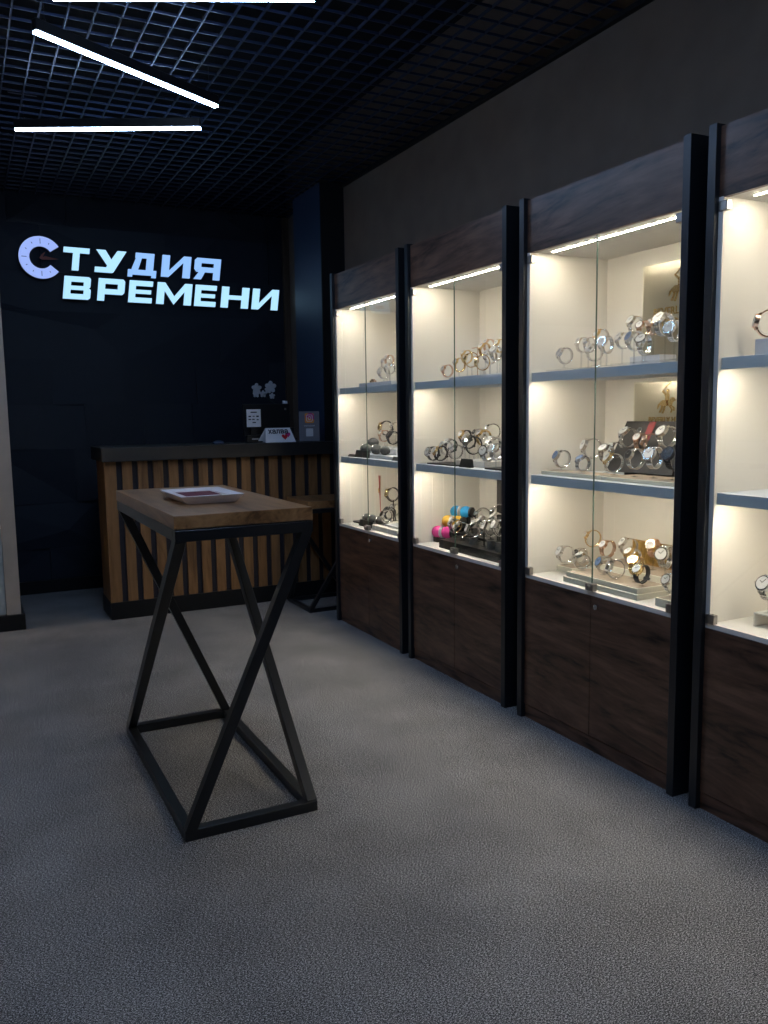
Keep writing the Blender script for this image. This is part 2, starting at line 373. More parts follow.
# ------------------------------------------------------------------ showcases
HX, HZ = 2.19, 0
def make_showcase(lip=False):
    t = thing('showcase', (0, 0, 0), 'x', 'display cabinet', world=False)
    D, hw = .452, .465           # depth, half width (outer)
    iw = hw-.032                 # inside of the black panels
    for s in (1, -1):
        y0, y1 = sorted((s*iw, s*hw))
        MB().box(-.016, y0, 0, D, y1, 2.258, .0015).build('side_panel', M['panel'], t)
    MB().box(.004, -iw, 2.032, .022, iw, 2.25).build('header_board', M['cab_wood'], t)
    c = MB()
    c.box(.024, -iw, 2.034, D-.004, iw, 2.05)                       # roof
    c.box(.003, -iw, .640, D-.004, iw, .656)                        # sill board
    c.box(D-.022, -iw, .656, D-.006, iw, 2.034)                     # back
    for s in (1, -1):
        y0, y1 = sorted((s*(iw-.018), s*iw)); c.box(.003, y0, .656, D-.022, y1, 2.034)
    c.build('carcass', M['white'], t)
    for z in (1.065, 1.503):
        MB().box(.016, -iw+.019, z, D-.023, iw-.019, z+.030, .001).box(.016, -iw+.019, z-.008, .026, iw-.019, z+.001).build('shelf', M['shelfwhite'], t)
    if lip: MB().box(.016, -iw+.019, 1.995, .026, iw-.019, 2.0335).build('light_lip', M['white'], t)  # only on the added showcases, hides their strips from reflections
    for z in (1.0645, 1.5025, 2.0337):
        q = .085 if z > 2 and not lip else .030; MB().box(q, -iw+.05, z-.0012, q+.006, iw-.065, z, 0).build('led_strip', M['strip_soft' if lip else 'strip_on'], t)
    for s in (1, -1):                                               # two wooden doors and two glass doors
        y0, y1 = sorted((s*.0015, s*(iw-.001)))
        d = MB().box(.001, y0, .062, .019, y1, .638, .001).build('cabinet_door', M['cab_wood'], t)
        if s == -1:
            MB().cyl((-.003, -.035, .600), .011, .010, 'x').cyl((-.009, -.035, .600), .006, .006, 'x').build('lock', M['steel'], d)
        gl = MB().box(.004, y0, .660, .010, y1, 2.028, .0008).build('glass_door', M['glass'], t)
        MB().box(.0042, s*.0003 if s == 1 else -.0013, .661, .0098, s*.0013 if s == 1 else -.0003, 2.027).build('glass_edge', M['glassedge'], gl)
        for z in (.672, 2.005):
            MB().box(-.003, *((iw-.038, z-.016, .018, iw-.003) if s == 1 else (-iw+.003, z-.016, .018, -iw+.038)), z+.016, .002).build('hinge', M['clamp'], gl)
    MB().box(.006, -iw, 0, .020, iw, .058).build('plinth', M['cab_wood'], t)
    MB().box(-.010, -.022, .660, .014, .024, .690, .003).cyl((-.014, .0, .676), .009, .014, 'x').build('glass_door_lock', M['clamp'], t)
    MB().box(.02, -iw, .002, D-.004, iw, .02).build('bottom_board', M['blackmatte'], t)
    return t
cab = make_showcase()
CABL = ['farthest glass watch showcase, beside the blue pillar and the counter',
        'second farthest glass watch showcase with colourful cushions on its lowest level',
        'large glass watch showcase with gold-lettered mirrors inside',
        'nearest glass watch showcase, cut off by the right edge of the photo']
CABY = [4.540, 3.538, 2.513, 1.512]
cabs = []
for i, y in enumerate(CABY):
    o = cab if i == 0 else copy_tree(cab)
    o.location = (HX, y, 0); o['label'] = CABL[i]; o['group'] = 'row of glass watch showcases'; cabs.append(o)

added_cab = make_showcase(True)  # cases added out of view for warm floor light and glass reflections
for i, (y, lab) in enumerate(((4.9, 'added glass showcase on the left wall near the back, for light and reflections'), (3.7, 'added middle glass showcase on the left wall, for light and reflections'), (2.5, 'added glass showcase on the left wall nearest the camera, for light and reflections'))):
    o = added_cab if i == 0 else copy_tree(added_cab)
    o.location = (XL+.456, y, 0); o.rotation_euler = (0, 0, PI); o['label'] = lab; o['group'] = 'added showcases on the left wall'
# ------------------------------------------------------------------ watches
def watch_proto(kind, metal, dialm, bandm):
    """loop in the local xz plane, dial facing -x; centre of loop at the origin"""
    t = thing('wristwatch', (0, 0, 0), 'x', 'watch', world=False)
    rx, rz = .0265, .030
    if bandm.name.startswith(('black_leather', 'brown_leather')):
        b = MB(); n = 26; prev = None
        for i in range(n+1):
            a = PI + math.radians(24) + (2*PI - math.radians(48))*i/n
            wd = .0105 - .003*math.sin(PI*i/n); ca, sa = math.cos(a), math.sin(a)
            ring = [b.bm.verts.new((r1*ca*rx, yy, r1*sa*rz)) for r1, yy in ((1, -wd), (1, wd), (.9, wd), (.9, -wd))]
            if prev:
                for k in range(4): b.bm.faces.new((prev[k], prev[(k+1) % 4], ring[(k+1) % 4], ring[k]))
            prev = ring
        b.box(rx*.88, -.011, -.004, rx*1.1, .011, .004)
        b.build('strap', bandm, t)
    else:
        b = MB(); n = 24
        for i in range(n):
            a = PI + math.radians(26) + (2*PI - math.radians(52))*(i+.5)/n
            wd = (.021 - .005*math.sin(PI*i/n)) if kind != 'slim' else .011
            c = Vector((rx*math.cos(a), 0, rz*math.sin(a))); tg = Vector((-rx*math.sin(a), 0, rz*math.cos(a))).normalized()
            seg = .0062
            nr = Vector((c.x, 0, c.z)).normalized()
            for (y0, w_) in ((0, wd*.42), (-wd*.36, wd*.24), (wd*.36, wd*.24)):
                b.bar(c-tg*seg*.46+Vector((0, y0, 0)), c+tg*seg*.46+Vector((0, y0, 0)), w_, .0032, up=tuple(nr), bev=.0005)
        b.box(rx*.93, -.005, -.006, rx*1.1, .005, .006, .001)
        b.build('bracelet', bandm, t)
    R = {'big': .0195, 'mid': .0168, 'slim': .0125, 'square': .0150}[kind]
    c = MB()
    if kind == 'square': c.box(-rx-.006, -R*.9, -R*1.1, -rx+.003, R*.9, R*1.1, .002)
    else:
        c.cyl((-rx-.001, 0, 0), R, .008, 'x', n=28).cyl((-rx-.0058, 0, 0), R*.96, .002, 'x', r2=None, n=28)
    for s in (1, -1):
        for q in (1, -1): c.bar((-rx-.001, q*R*.45, s*R*.8), (-rx+.004, q*R*.42, s*R*1.15), .004, .004)
    c.build('watch_case', metal, t)
    MB().cyl((-rx-.001, R+.002, 0), .0024, .005, 'y', n=10).build('crown', metal, t)
    d = MB()
    if kind == 'square': d.box(-rx-.0066, -R*.72, -R*.92, -rx-.006, R*.72, R*.92)
    else: d.cyl((-rx-.0070, 0, 0), R*.80, .0006, 'x', n=24)
    dd = d.build('dial', dialm, t)
    MB().bar((-rx-.0078, 0, 0), (-rx-.0078, R*.4, R*.25), .0012, .0005, up=(1, 0, 0)).bar((-rx-.0078, 0, 0), (-rx-.0078, -R*.35, R*.5), .0012, .0005, up=(1, 0, 0)).build('watch_hand', M['dialk'] if dialm is not M['dialk'] else M['steel'], dd)
    return t
KIDS = {}
PROTO = {
 'silver': (('big', 'steel', 'dialw', 'steel'), 'silver bracelet watch'),
 'silverblue': (('big', 'steel', 'dialb', 'steel'), 'silver watch with blue dial'),
 'silverdark': (('mid', 'steel', 'dialk', 'steel'), 'silver watch with black dial'),
 'slim': (('slim', 'steel', 'dialw', 'steel'), 'slim silver bracelet watch'),
 'gold': (('mid', 'gold', 'dialw', 'gold'), 'gold bracelet watch'),
 'slimgold': (('slim', 'gold', 'dialw', 'gold'), 'slim gold bracelet watch'),
 'rose': (('mid', 'rose', 'dialw', 'rose'), 'rose gold bracelet watch'),
 'twotone': (('big', 'gold', 'dialw', 'steel'), 'two-tone silver and gold watch'),
 'black': (('big', 'steel', 'dialw', 'leather'), 'black strapped silver watch'),
 'goldblack': (('mid', 'gold', 'dialw', 'leather'), 'black strapped gold watch'),
 'square': (('square', 'steel', 'dialw', 'steel'), 'square silver bracelet watch'),
 'dark': (('big', 'darkmetal', 'dialk', 'darkmetal'), 'dark metal watch'),
}
protos, used = {}, set()
for k, ((kd, a, b, c), lab) in PROTO.items():
    protos[k] = watch_proto(kd, M[a], M[b], M[c])
allobj = list(bpy.data.objects)
CH = {}
for o in allobj:
    if o.parent: CH.setdefault(o.parent.name, []).append(o)
def fast_copy(o, parent=None):
    c = o.copy(); C.objects.link(c)
    if parent is not None: c.parent = parent
    for ch in CH.get(o.name, []): fast_copy(ch, c)
    return c
ORD = ['leftmost', 'second from left', 'third from left', 'fourth from left', 'fifth from left', 'sixth from left', 'seventh from left', 'eighth from left',
       'ninth from left', 'tenth from left', 'eleventh from left', 'twelfth from left', 'thirteenth from left', 'fourteenth from left', 'fifteenth from left']
PLACED = []
def put_watches(items, where, base, sx, cuff='clear'):
    """items: (px, py, type, depth, yaw, tilt, scale); base: height they stand on (or a function of x,y)"""
    items = sorted(items, key=lambda t: t[0])
    for i, it in enumerate(items):
        px, py, ty, dx, yaw, tilt, sc = it
        yaw = -42 if yaw >= 65 else yaw-42; tilt = tilt+8; sc *= 1.12
        best = None
        for dd in (0, .03, -.03, .06, -.06, .09, -.09, .12, -.12):
            q = ray(px, py, 0, HX+dx+dd)
            if dd and not (.07 <= dx+dd <= .33): continue
            yc = min(CABY, key=lambda v: abs(v-q.y)); pen = max(0, abs(q.y-yc)-.378)
            q.y = max(yc-.378, min(yc+.378, q.y))
            zb = base(q.x, q.y) if callable(base) else base
            q.z = max(q.z, zb+.034*sc)
            near = min([(q-w_).length for w_ in PLACED] + [1])
            score = min(near, .072) - abs(dd)*.08 - pen
            if best is None or score > best[0]: best = (score, q, zb)
        p, zb = best[1], best[2]; PLACED.append(p.copy())
        o = protos[ty] if ty not in used else fast_copy(protos[ty]); used.add(ty)
        o.location = p; o.scale = (sc, sc, sc)
        o.rotation_euler = (0, math.radians(tilt), math.radians(yaw))
        o['label'] = f"{PROTO[ty][1]}, {ORD[i]} on {where}"
        o['group'] = 'watches on ' + where
        # cuff stand that carries it: foot, post and a short C-shaped cuff inside the loop
        R3 = Matrix.Rotation(math.radians(yaw), 4, 'Z') @ Matrix.Rotation(math.radians(tilt), 4, 'Y')
        st = MB(); pts = []
        for k in range(9):
            a = math.radians(120 + 225*k/8)
            pts.append(p + R3 @ Vector((.0215*sc*math.cos(a), 0, .0245*sc*math.sin(a))))
        st.tube(pts, .0016, 6)
        low = min(pts, key=lambda v: v.z)
        if low.z - zb > .004: st.bar((low.x, low.y, zb+.002), (low.x, low.y, low.z), .005, .005, up=(1, 0, 0))
        st.box(low.x-.011, low.y-.011, zb, low.x+.011, low.y+.011, zb+.0025)
        s_ = st.build('watch_stand', M['acrylic' if cuff == 'clear' else 'black'], None, org=(low.x, low.y, zb))
        tag(s_, f"{'clear' if cuff == 'clear' else 'black'} stand under watch {ORD[i]}, {where.replace('the ', '')}", 'watch stand', 'watch stands on ' + where)
S1, S2, S0 = 1.534, 1.096, .657
def tray(px0, px1, dx0, dx1, y_ref, z0, h, mat, label, cat='tray', name='display_tray', top=None, group=None):
    """a low board standing at z0, from depth dx0 to dx1, its front corners under photo columns px0, px1"""
    a = ray(px0, y_ref, 0, HX+dx0); b = ray(px1, y_ref, 0, HX+dx0)
    yc = min(CABY, key=lambda v: abs(v-(a.y+b.y)/2))
    y1, y0 = min(a.y, yc+.412), max(b.y, yc-.412)
    if top is None:
        o = MB().box(HX+dx0, y0, z0, HX+dx1, y1, z0+h, .0015).build(name, mat, None, org=((HX+dx0+HX+dx1)/2, (y0+y1)/2, z0))
        return tag(o, label, cat, group)
    t = thing(name, ((HX+dx0+HX+dx1)/2, (y0+y1)/2, z0), label, cat, group)
    MB().box(HX+dx0, y0, z0, HX+dx1, y1, z0+h, .0015).build('tray_base', mat, t)
    MB().box(HX+dx0+.008, y0+.008, z0+h-.0005, HX+dx1-.008, y1-.008, z0+h+.0012).build('tray_pad', top, t)
    return t

# --- cabinet with mirrors: top shelf
n3, n3b, n3c = 'the top shelf of the mirror showcase', 'the middle shelf of the mirror showcase', 'the bottom of the mirror showcase'
tray(546, 606, .08, .20, 360, S1, .010, M['acrylic'], 'clear acrylic riser, left one on the top shelf of the mirror showcase', 'riser', 'acrylic_riser')
tray(610, 676, .08, .26, 352, S1, .014, M['acrylic'], 'clear acrylic riser, right one on the top shelf of the mirror showcase', 'riser', 'acrylic_riser')
tray(558, 600, .24, .38, 352, S1, .02, M['white'], 'small white riser, left one at the back of the top mirror showcase shelf', 'riser', 'white_riser')
tray(630, 660, .27, .36, 345, S1, .05, M['palegrey'], 'pale block under gold watches on the top mirror showcase shelf', 'riser', 'riser_block')
def b31(x, y):
    return S1+.0155
put_watches([(565.4, 356, 'silver', .13, 30, 20, 1.0), (583, 345, 'square', .21, 35, 25, .95), (590, 345, 'slim', .22, 40, 25, .95), (595, 353, 'silver', .13, 20, 35, 1.0),
  (602, 337, 'twotone', .23, 30, 20, .95), (607, 345, 'silver', .17, 50, 10, 1.05), (624, 341, 'silver', .21, 30, 25, .95), (636, 325, 'silver', .26, 35, 25, 1.0),
  (636, 341, 'silverblue', .16, 30, 20, 1.1), (645, 345, 'silver', .12, 55, 30, 1.1), (644, 329, 'rose', .25, 50, 20, .95), (654, 327, 'rose', .27, 45, 15, .95),
  (665, 325, 'silver', .20, 40, 30, 1.25), (675, 331, 'silver', .15, 50, 10, 1.1)], n3, b31, 0)
def mirror(pa, pb, z0, z1, lab):
    dx = .36
    a = ray(pa[0], pa[1], 0, HX+dx); y1 = a.y; y0 = y1-.34
    t = thing('logo_mirror', (HX+dx, (y0+y1)/2, z0), lab, 'mirror', 'bronze logo mirrors in the showcase')
    x = HX+dx
    MB().box(x, y0, z0, x+.012, y1, z1, .001).build('frame', M['cream'], t)
    MB().box(x-.002, y0+.008, z0+.008, x, y1-.008, z1-.008).build('mirror_glass', M['mirror'], t)
    return t, x, y0, y1
def poly_yz(f, pts, x0, x1):
    A = [f.bm.verts.new((x0, y, z)) for y, z in pts]; B = [f.bm.verts.new((x1, y, z)) for y, z in pts]
    f.bm.faces.new(A); f.bm.faces.new(B[::-1])
    for i in range(len(pts)): f.bm.faces.new((A[i], B[i], B[(i+1) % len(pts)], A[(i+1) % len(pts)]))
def emblem(par, x, yc, zc, s):
    """gold polo player on a horse, facing the room"""
    f = MB()
    Y = lambda u: yc - u*s
    def pg(pts): poly_yz(f, [(Y(u), zc+v*s) for u, v in pts], x-.004, x)
    pg([(-.5, .02), (-.28, .16), (.18, .16), (.38, .30), (.52, .28), (.62, .12), (.50, .10), (.40, .02), (.34, -.16), (-.38, -.16), (-.5, -.05)])   # horse body and head
    pg([(-.36, -.14), (-.24, -.14), (-.34, -.36), (-.46, -.52), (-.54, -.50), (-.44, -.34)])
    pg([(-.18, -.15), (-.08, -.15), (-.16, -.38), (-.26, -.56), (-.34, -.54), (-.24, -.36)])
    pg([(.16, -.15), (.26, -.15), (.42, -.34), (.34, -.52), (.28, -.50), (.34, -.35)])
    pg([(.26, -.14), (.35, -.12), (.56, -.26), (.54, -.42), (.48, -.42), (.50, -.28)])
    pg([(-.5, .0), (-.62, -.08), (-.66, -.30), (-.58, -.20), (-.5, -.08)])
    pg([(-.10, .14), (.14, .14), (.16, .48), (.04, .56), (-.12, .44)])                # rider
    pg([(-.02, .58), (.06, .54), (.16, .58), (.16, .70), (.06, .76), (-.03, .70)])
    pg([(.02, -.12), (.14, -.12), (.10, .15), (-.04, .15)])
    pg([(-.10, .40), (-.34, .62), (-.30, .68), (-.04, .50)])
    pg([(-.34, .60), (-.30, .64), (.20, 1.06), (.17, 1.10)]); pg([(.12, 1.02), (.17, .99), (.28, 1.14), (.23, 1.17)])
    return f.build('emblem', M['gold'], par)
def text_mesh(s, size, mat, name, parent, loc, rot, depth=.0008, align='CENTER', bold=0):
    cu = bpy.data.curves.new('t', 'FONT'); cu.body = s; cu.size = size; cu.extrude = depth; cu.offset = bold; cu.align_x = align; cu.align_y = 'CENTER'
    o = bpy.data.objects.new('t', cu); C.objects.link(o)
    bpy.context.view_layer.update()
    me = bpy.data.meshes.new_from_object(o.evaluated_get(bpy.context.evaluated_depsgraph_get())); bpy.data.objects.remove(o)
    me.name = name; me.materials.clear(); me.materials.append(mat)
    r = bpy.data.objects.new(name, me); C.objects.link(r)
    r.parent = parent; r.location = Vector(loc)-(Vector(parent['org']) if parent is not None else Vector()); r.rotation_euler = rot
    return r
FACE_L = (PI/2, 0, -PI/2)     # lettering that faces -x
FACE_F = (PI/2, 0, 0)         # lettering that faces -y
t, mx_, y0, y1 = mirror((643, 266), 0, S1+.001, 1.955, 'bronze mirror with gold lettering and emblem on the top shelf')
emblem(t, mx_-.002, y1-.205, 1.84, .085)
text_mesh('BEVERLY HILLS', .042, M['gold'], 'lettering', t, (mx_-.0035, y1-.205, 1.757), FACE_L, bold=.0010)
text_mesh('POLO CLUB', .042, M['gold'], 'lettering', t, (mx_-.0035, y1-.205, 1.712), FACE_L, bold=.0010)
t, mx_, y0, y1 = mirror((634, 381), 0, S2+.001, 1.486, 'bronze mirror with large gold emblem on the middle shelf')
emblem(t, mx_-.002, y1-.19, 1.395, .075)
text_mesh('BEVERLY HILLS', .03, M['gold'], 'lettering', t, (mx_-.0035, y1-.19, 1.327), FACE_L, bold=.0010)
# middle shelf
tray(541, 600, .06, .17, 470, S2, .016, M['cream'], 'cream tray under watches at the left of the middle mirror showcase shelf', top=M['creamtop'])
tray(600.6, 676, .06, .26, 478, S2, .014, M['cream'], 'long cream tray at the right of the middle mirror showcase shelf', top=M['creamtop'])
bb = thing('display_board', (HX+.30, 2.51, S2), 'tilted black display board with red stripe on the middle shelf', 'display board')
yb = 2.69
up_ = Vector((.11, 0, .205)).normalized(); nrm = Vector((-.205, 0, .11)).normalized(); c0 = Vector((HX+.285, yb, 1.2185))
bb['org'] = list(bb.location)
MB().bar(c0, c0-Vector((0, .36, 0)), .005, .232, up=tuple(up_)).box(HX+.30, 2.36, S2, HX+.35, 2.66, S2+.03).build('board', M['blackmatte'], bb)
q = c0 + up_*.07 + nrm*.0035 - Vector((0, .135, 0))
MB().bar(q, q-Vector((0, .035, 0)), .002, .085, up=tuple(up_)).build('stripe', M['stripered'], bb)['label'] = 'dark red stripe'
lg = MB(); cc = c0 + up_*.075 + nrm*.004 - Vector((0, .095, 0))
lg.tube([cc + Vector((0, 1, 0))*.011*math.cos(q_)+up_*.011*math.sin(q_) for q_ in [2*PI*k/14 for k in range(14)]], .0016, 6, closed=True)
lg.bar(cc-up_*.008, cc+up_*.008, .002, .002, up=(0, 1, 0)).build('emblem', M['steel'], bb)
put_watches([(562.5, 459, 'silverblue', .12, 30, 20, 1.1), (583, 464, 'silverblue', .09, 40, 50, .95), (592, 448.5, 'silver', .20, 20, 15, 1.25), (607, 454, 'silver', .16, 45, 40, 1.05),
  (614, 463, 'twotone', .10, 20, 30, 1.1), (616, 450, 'square', .22, 40, 20, 1.0), (629, 438, 'silver', .25, 30, 40, 1.15), (636, 459, 'silverdark', .11, 35, 20, 1.15),
  (641, 442, 'rose', .24, 50, 30, 1.0), (651, 443, 'rose', .23, 70, 10, 1.05), (655, 458, 'silver', .12, 50, 20, 1.2), (668, 437, 'silver', .22, 35, 30, 1.2), (674, 458, 'dark', .11, 50, 20, 1.2)], n3b, S2+.0175, 0)
# bottom
tray(541, 572, .16, .40, 569, S0, .026, M['cream'], 'cream tray at the far left of the mirror showcase floor', top=M['creamtop'])
tray(563, 637, .035, .20, 590, S0, .022, M['cream'], 'long cream tray, lower of the two stacked at the front of the mirror showcase', top=M['cream'])
tray(566, 637, .042, .195, 590, S0+.0235, .020, M['cream'], 'long cream tray, upper of the two stacked at the front of the mirror showcase', top=M['creamtop'])
tray(592, 672, .22, .40, 565, S0, .06, M['cream'], 'cream block tray behind the stacked trays in the mirror showcase', top=M['creamtop'])
tray(655, 674, .04, .15, 600, S0, .03, M['cream'], 'small cream tray at the right end of the mirror showcase floor', top=M['creamtop'])
def b33(x, y):
    d = x-HX
    if d > .22 and y < ray(592, 565, 0, HX+.22).y: return S0+.062
    if d > .20: return S0+.028
    return S0+.046
def gp(px0, px1, py, dx, h, label):
    a = ray(px0, py, 0, HX+dx); b = ray(px1, py, 0, HX+dx); 
    t = thing('gold_plaque', (HX+dx, (a.y+b.y)/2, S0+.062), label, 'plaque')
    MB().box(HX+dx, b.y, S0+.062, HX+dx+.008, a.y, S0+.062+h, .001).build('plaque_board', M['grille'], t)
    MB().box(HX+dx-.002, b.y, S0+.062, HX+dx, a.y, S0+.068).box(HX+dx-.002, b.y, S0+.056+h, HX+dx, a.y, S0+.062+h).box(HX+dx-.002, a.y-.006, S0+.068, HX+dx, a.y, S0+.056+h).build('plaque_border', M['gold'], t)
gp(633, 674, 535, .36, .10, 'gold patterned plaque standing behind watches on the showcase floor')
put_watches([(566, 556, 'silver', .13, 30, 20, 1.15), (581, 556, 'silverdark', .19, 45, 20, 1.05), (582, 573, 'silver', .10, 20, 60, 1.0), (593, 538.5, 'slimgold', .26, 20, 20, 1.1),
  (608, 549, 'rose', .24, 40, 30, 1.1), (605.5, 565, 'silverblue', .12, 30, 20, 1.05), (616, 569, 'silver', .09, 70, 10, 1.1), (629, 547, 'silver', .26, 20, 30, 1.1),
  (633, 557, 'twotone', .16, 30, 40, 1.0), (637, 566, 'gold', .12, 50, 40, 1.1), (642, 574, 'goldblack', .08, 45, 30, 1.1), (654, 548, 'rose', .30, 60, 20, 1.1), (666, 557, 'silver', .25, 60, 15, 1.3), (672, 583, 'silver', .09, 40, 20, 1.0)], n3c, b33, 0)

# --- second showcase (colourful cushions)
n2a, n2b, n2c = 'the top shelf of the cushion showcase', 'the middle shelf of the cushion showcase', 'the floor of the cushion showcase'
tray(449, 503, .05, .22, 377, S1, .012, M['palegrey'], 'pale tray with dark edge on the top shelf of the cushion showcase', top=M['shelfwhite'])
put_watches([(447.8, 371, 'rose', .11, 40, 15, .95), (460, 365, 'slimgold', .15, 50, 20, 1.1), (467, 357, 'slimgold', .19, 45, 30, 1.05), (472, 360, 'gold', .15, 70, 10, 1.1), (483, 362.5, 'gold', .11, 70, 0, 1.1),
  (485, 350, 'gold', .20, 45, 30, 1.0), (489.5, 346, 'rose', .24, 40, 30, 1.0), (491, 357, 'silver', .15, 40, 20, 1.05), (497, 354, 'silver', .18, 50, 30, 1.05), (501, 346, 'gold', .24, 45, 20, 1.0)], n2a, S1+.0137, 0)
def tstand(px, dx, z0, ztop, bars, label, mat='gold'):
    p = ray(px, 350, 0, HX+dx); s = MB()
    s.tube([(p.x, p.y, z0+.002), (p.x, p.y, ztop)], .002, 8).box(p.x-.02, p.y-.02, z0, p.x+.02, p.y+.02, z0+.004, .001)
    for zz in bars: s.tube([(p.x, p.y+.05, zz), (p.x, p.y, zz)], .002, 8)
    tag(s.build('jewellery_stand', M[mat], None, org=(p.x, p.y, z0)), label, 'jewellery stand')
tstand(477.5, .22, S1+.0005, 1.70, (1.70, 1.655), 'thin T-shaped jewellery stand on the top shelf of the cushion showcase', 'rose')
tray(427, 455, .05, .2, 463, S2, .006, M['black'], 'thin black tray at left of the middle shelf of the cushion showcase')
tray(456, 484, .09, .28, 456, S2, .030, M['white'], 'white riser in the middle of the cushion showcase middle shelf', 'riser', 'white_riser')
tray(484.5, 503, .05, .26, 462, S2, .008, M['black'], 'thin black tray at right of the middle shelf of the cushion showcase')
def plate(px0, px1, py0, py1, dx, label, txt=None, mat='black'):
    a = ray(px0, py1, 0, HX+dx); b = ray(px1, py0, 0, HX+dx); z0 = a.z
    t = thing('brand_plate', (HX+dx, (a.y+b.y)/2, z0), label, 'nameplate')
    MB().prism([(HX+dx-.006, z0), (HX+dx+.018, z0), (HX+dx+.018, z0+.004), (HX+dx+.012, b.z)], b.y, a.y).build('plate', M[mat], t)
    if txt: text_mesh(txt, (b.z-z0)*.55, M['paper'], 'lettering', t, (HX+dx+.0015, (a.y+b.y)/2, (z0+b.z)/2), (PI/2-.25, 0, -PI/2), .0004)
    return t
def plate_at(px0, px1, z0, h, dx, label, txt=None, pyref=450, lift=0):
    a = ray(px0, pyref, 0, HX+dx); b = ray(px1, pyref, 0, HX+dx)
    t = thing('brand_plate', (HX+dx, (a.y+b.y)/2, z0), label, 'nameplate')
    s = MB(); pts = [(HX+dx-.003, z0), (HX+dx+.02, z0), (HX+dx+.014, z0+h), (HX+dx+.010, z0+h)]
    s.prism(pts, b.y, a.y); s.build('plate', M['black'], t)
    if txt:
        o = text_mesh(txt, h*.42, M['paper'], 'lettering', t, (HX+dx+.0025, (a.y+b.y)/2, z0+h*.5), FACE_L, .0004)
    return t
plate_at(459.5, 470.5, S2, .042, .045, 'black nameplate standing at the front of the cushion showcase middle shelf', pyref=462)
put_watches([(433.4, 453.5, 'black', .07, 40, 10, 1.15), (441, 453.5, 'goldblack', .10, 30, 20, 1.2), (446.5, 448, 'twotone', .18, 40, 30, 1.1), (451, 446, 'black', .2, 35, 35, 1.1), (456, 452, 'silver', .13, 30, 45, 1.15),
  (466, 437, 'goldblack', .24, 40, 20, 1.15), (469.5, 442, 'black', .19, 30, 35, 1.1), (474, 445.5, 'black', .15, 75, 10, 1.4), (479, 435, 'silverdark', .26, 40, 20, 1.0), (484, 438, 'gold', .22, 35, 35, 1.2), (493, 432, 'silver', .27, 70, 10, 1.25),
  (488, 453, 'silver', .12, 60, 10, 1.25), (497, 452, 'square', .13, 50, 20, 1.2), (494, 445, 'silver', .19, 40, 30, 1.2)], n2b, S2+.0085, 0)
# bottom: black trays, coloured cushions
tray(428, 437, .12, .19, 541, S0, .030, M['black'], 'black tray under the pink cushion in the second showcase')
tray(439, 503, .045, .20, 551, S0, .045, M['black'], 'large glossy black tray at the front of the second showcase floor')
tray(442, 503, .21, .42, 538, S0, .055, M['black'], 'black stepped tray at the back of the second showcase floor')
def roll(px, py, dx, mat, label, L=.085, zb=S0):
    p = ray(px, py, 0, HX+dx); r = .031
    yc = min(CABY, key=lambda v: abs(v-p.y)); p.y = min(yc+.36, p.y)
    t = thing('watch_roll', (p.x, p.y, zb), label, 'watch cushion', 'coloured watch cushions')
    RM = Matrix.Translation(p) @ Matrix.Rotation(math.radians(28), 4, 'Z') @ Matrix.Translation(-p)
    c = MB()
    for s in (-1, 1):                                    # two soft lobes
        b = bmesh.new(); bmesh.ops.create_uvsphere(b, u_segments=18, v_segments=12, radius=1)
        for v in b.verts: v.co = Vector((v.co.x*r, v.co.y*L*.27, v.co.z*r)) * 1.08
        c.add(b, Matrix.Translation((p.x, p.y+s*L*.24, p.z)))
    c.xform(RM).build('cushion', mat, t, smooth=True)
    MB().cyl((p.x, p.y-L*.53, p.z), r*.95, .014, 'y', n=26).xform(RM).build('end_disc', M['black'], t)
    MB().cyl((p.x, p.y+L*.01, p.z), r*1.05, .014, 'y', n=26).xform(RM).build('watch_strap', M['dialw'], t)
    MB().box(p.x-.014, p.y-L*.42, zb, p.x+.016, p.y+L*.35, p.z-r*.75, .002).xform(RM).build('stand', M['black'], t)
roll(438, 531, .15, M['pink'], 'pink watch cushion roll with black end, lowest of the three colours', .125, S0+.0305)
roll(448.5, 520.5, .215, M['yellow'], 'mustard yellow watch cushion roll between the pink and the blue', .125, S0+.0305 if False else S0+.056)
roll(459.5, 511.5, .27, M['blue'], 'bright blue watch cushion roll, topmost of the three colours', .125, S0+.056)
for (px, dx, h_, lab) in ((473, .10, .028, 'low round grey velvet stand on the black tray'), (491, .09, .045, 'tall round grey velvet stand on the black tray, left of two'), (499.5, .09, .045, 'tall round grey velvet stand on the black tray, right of two')):
    p = ray(px, 545, 0, HX+dx)
    tag(MB().cyl((p.x, p.y, S0+.0455+h_/2), .022, h_, n=28).build('velvet_stand', M['cushion'], None, org=(p.x, p.y, S0+.0455)), lab, 'stand')
put_watches([(455.5, 526, 'silver', .15, 20, 35, 1.1), (461.5, 530, 'silver', .12, 20, 35, 1.2), (473, 531, 'square', .10, 30, 15, 1.1), (478, 528, 'silver', .14, 20, 40, 1.15), (483, 516, 'slim', .25, 75, 5, 1.3), (484.5, 525, 'silver', .17, 20, 40, 1.15),
   (491.5, 528, 'square', .10, 30, 15, 1.25), (499.5, 513, 'slim', .25, 75, 5, 1.3), (498, 521, 'silver', .17, 20, 40, 1.15), (500.5, 528, 'silver', .10, 30, 20, 1.2)], n2c,
   lambda x, y: S0+.056 if x-HX > .2 else (S0+.0915 if (x-HX < .105 and y < ray(487, 545, 0, HX+.1).y) else (S0+.0745 if x-HX < .105 else S0+.0465)), 0, 'black')
a = ray(497.5, 470, 0, HX+.40)
tag(MB().box(HX+.395, a.y-.16, S0+.056, HX+.41, a.y, 1.06, .001).build('dark_backboard', M['blackmatte'], None, org=(HX+.40, a.y-.08, S0+.056)), 'tall dark backboard at the right side of the second showcase floor', 'display board')

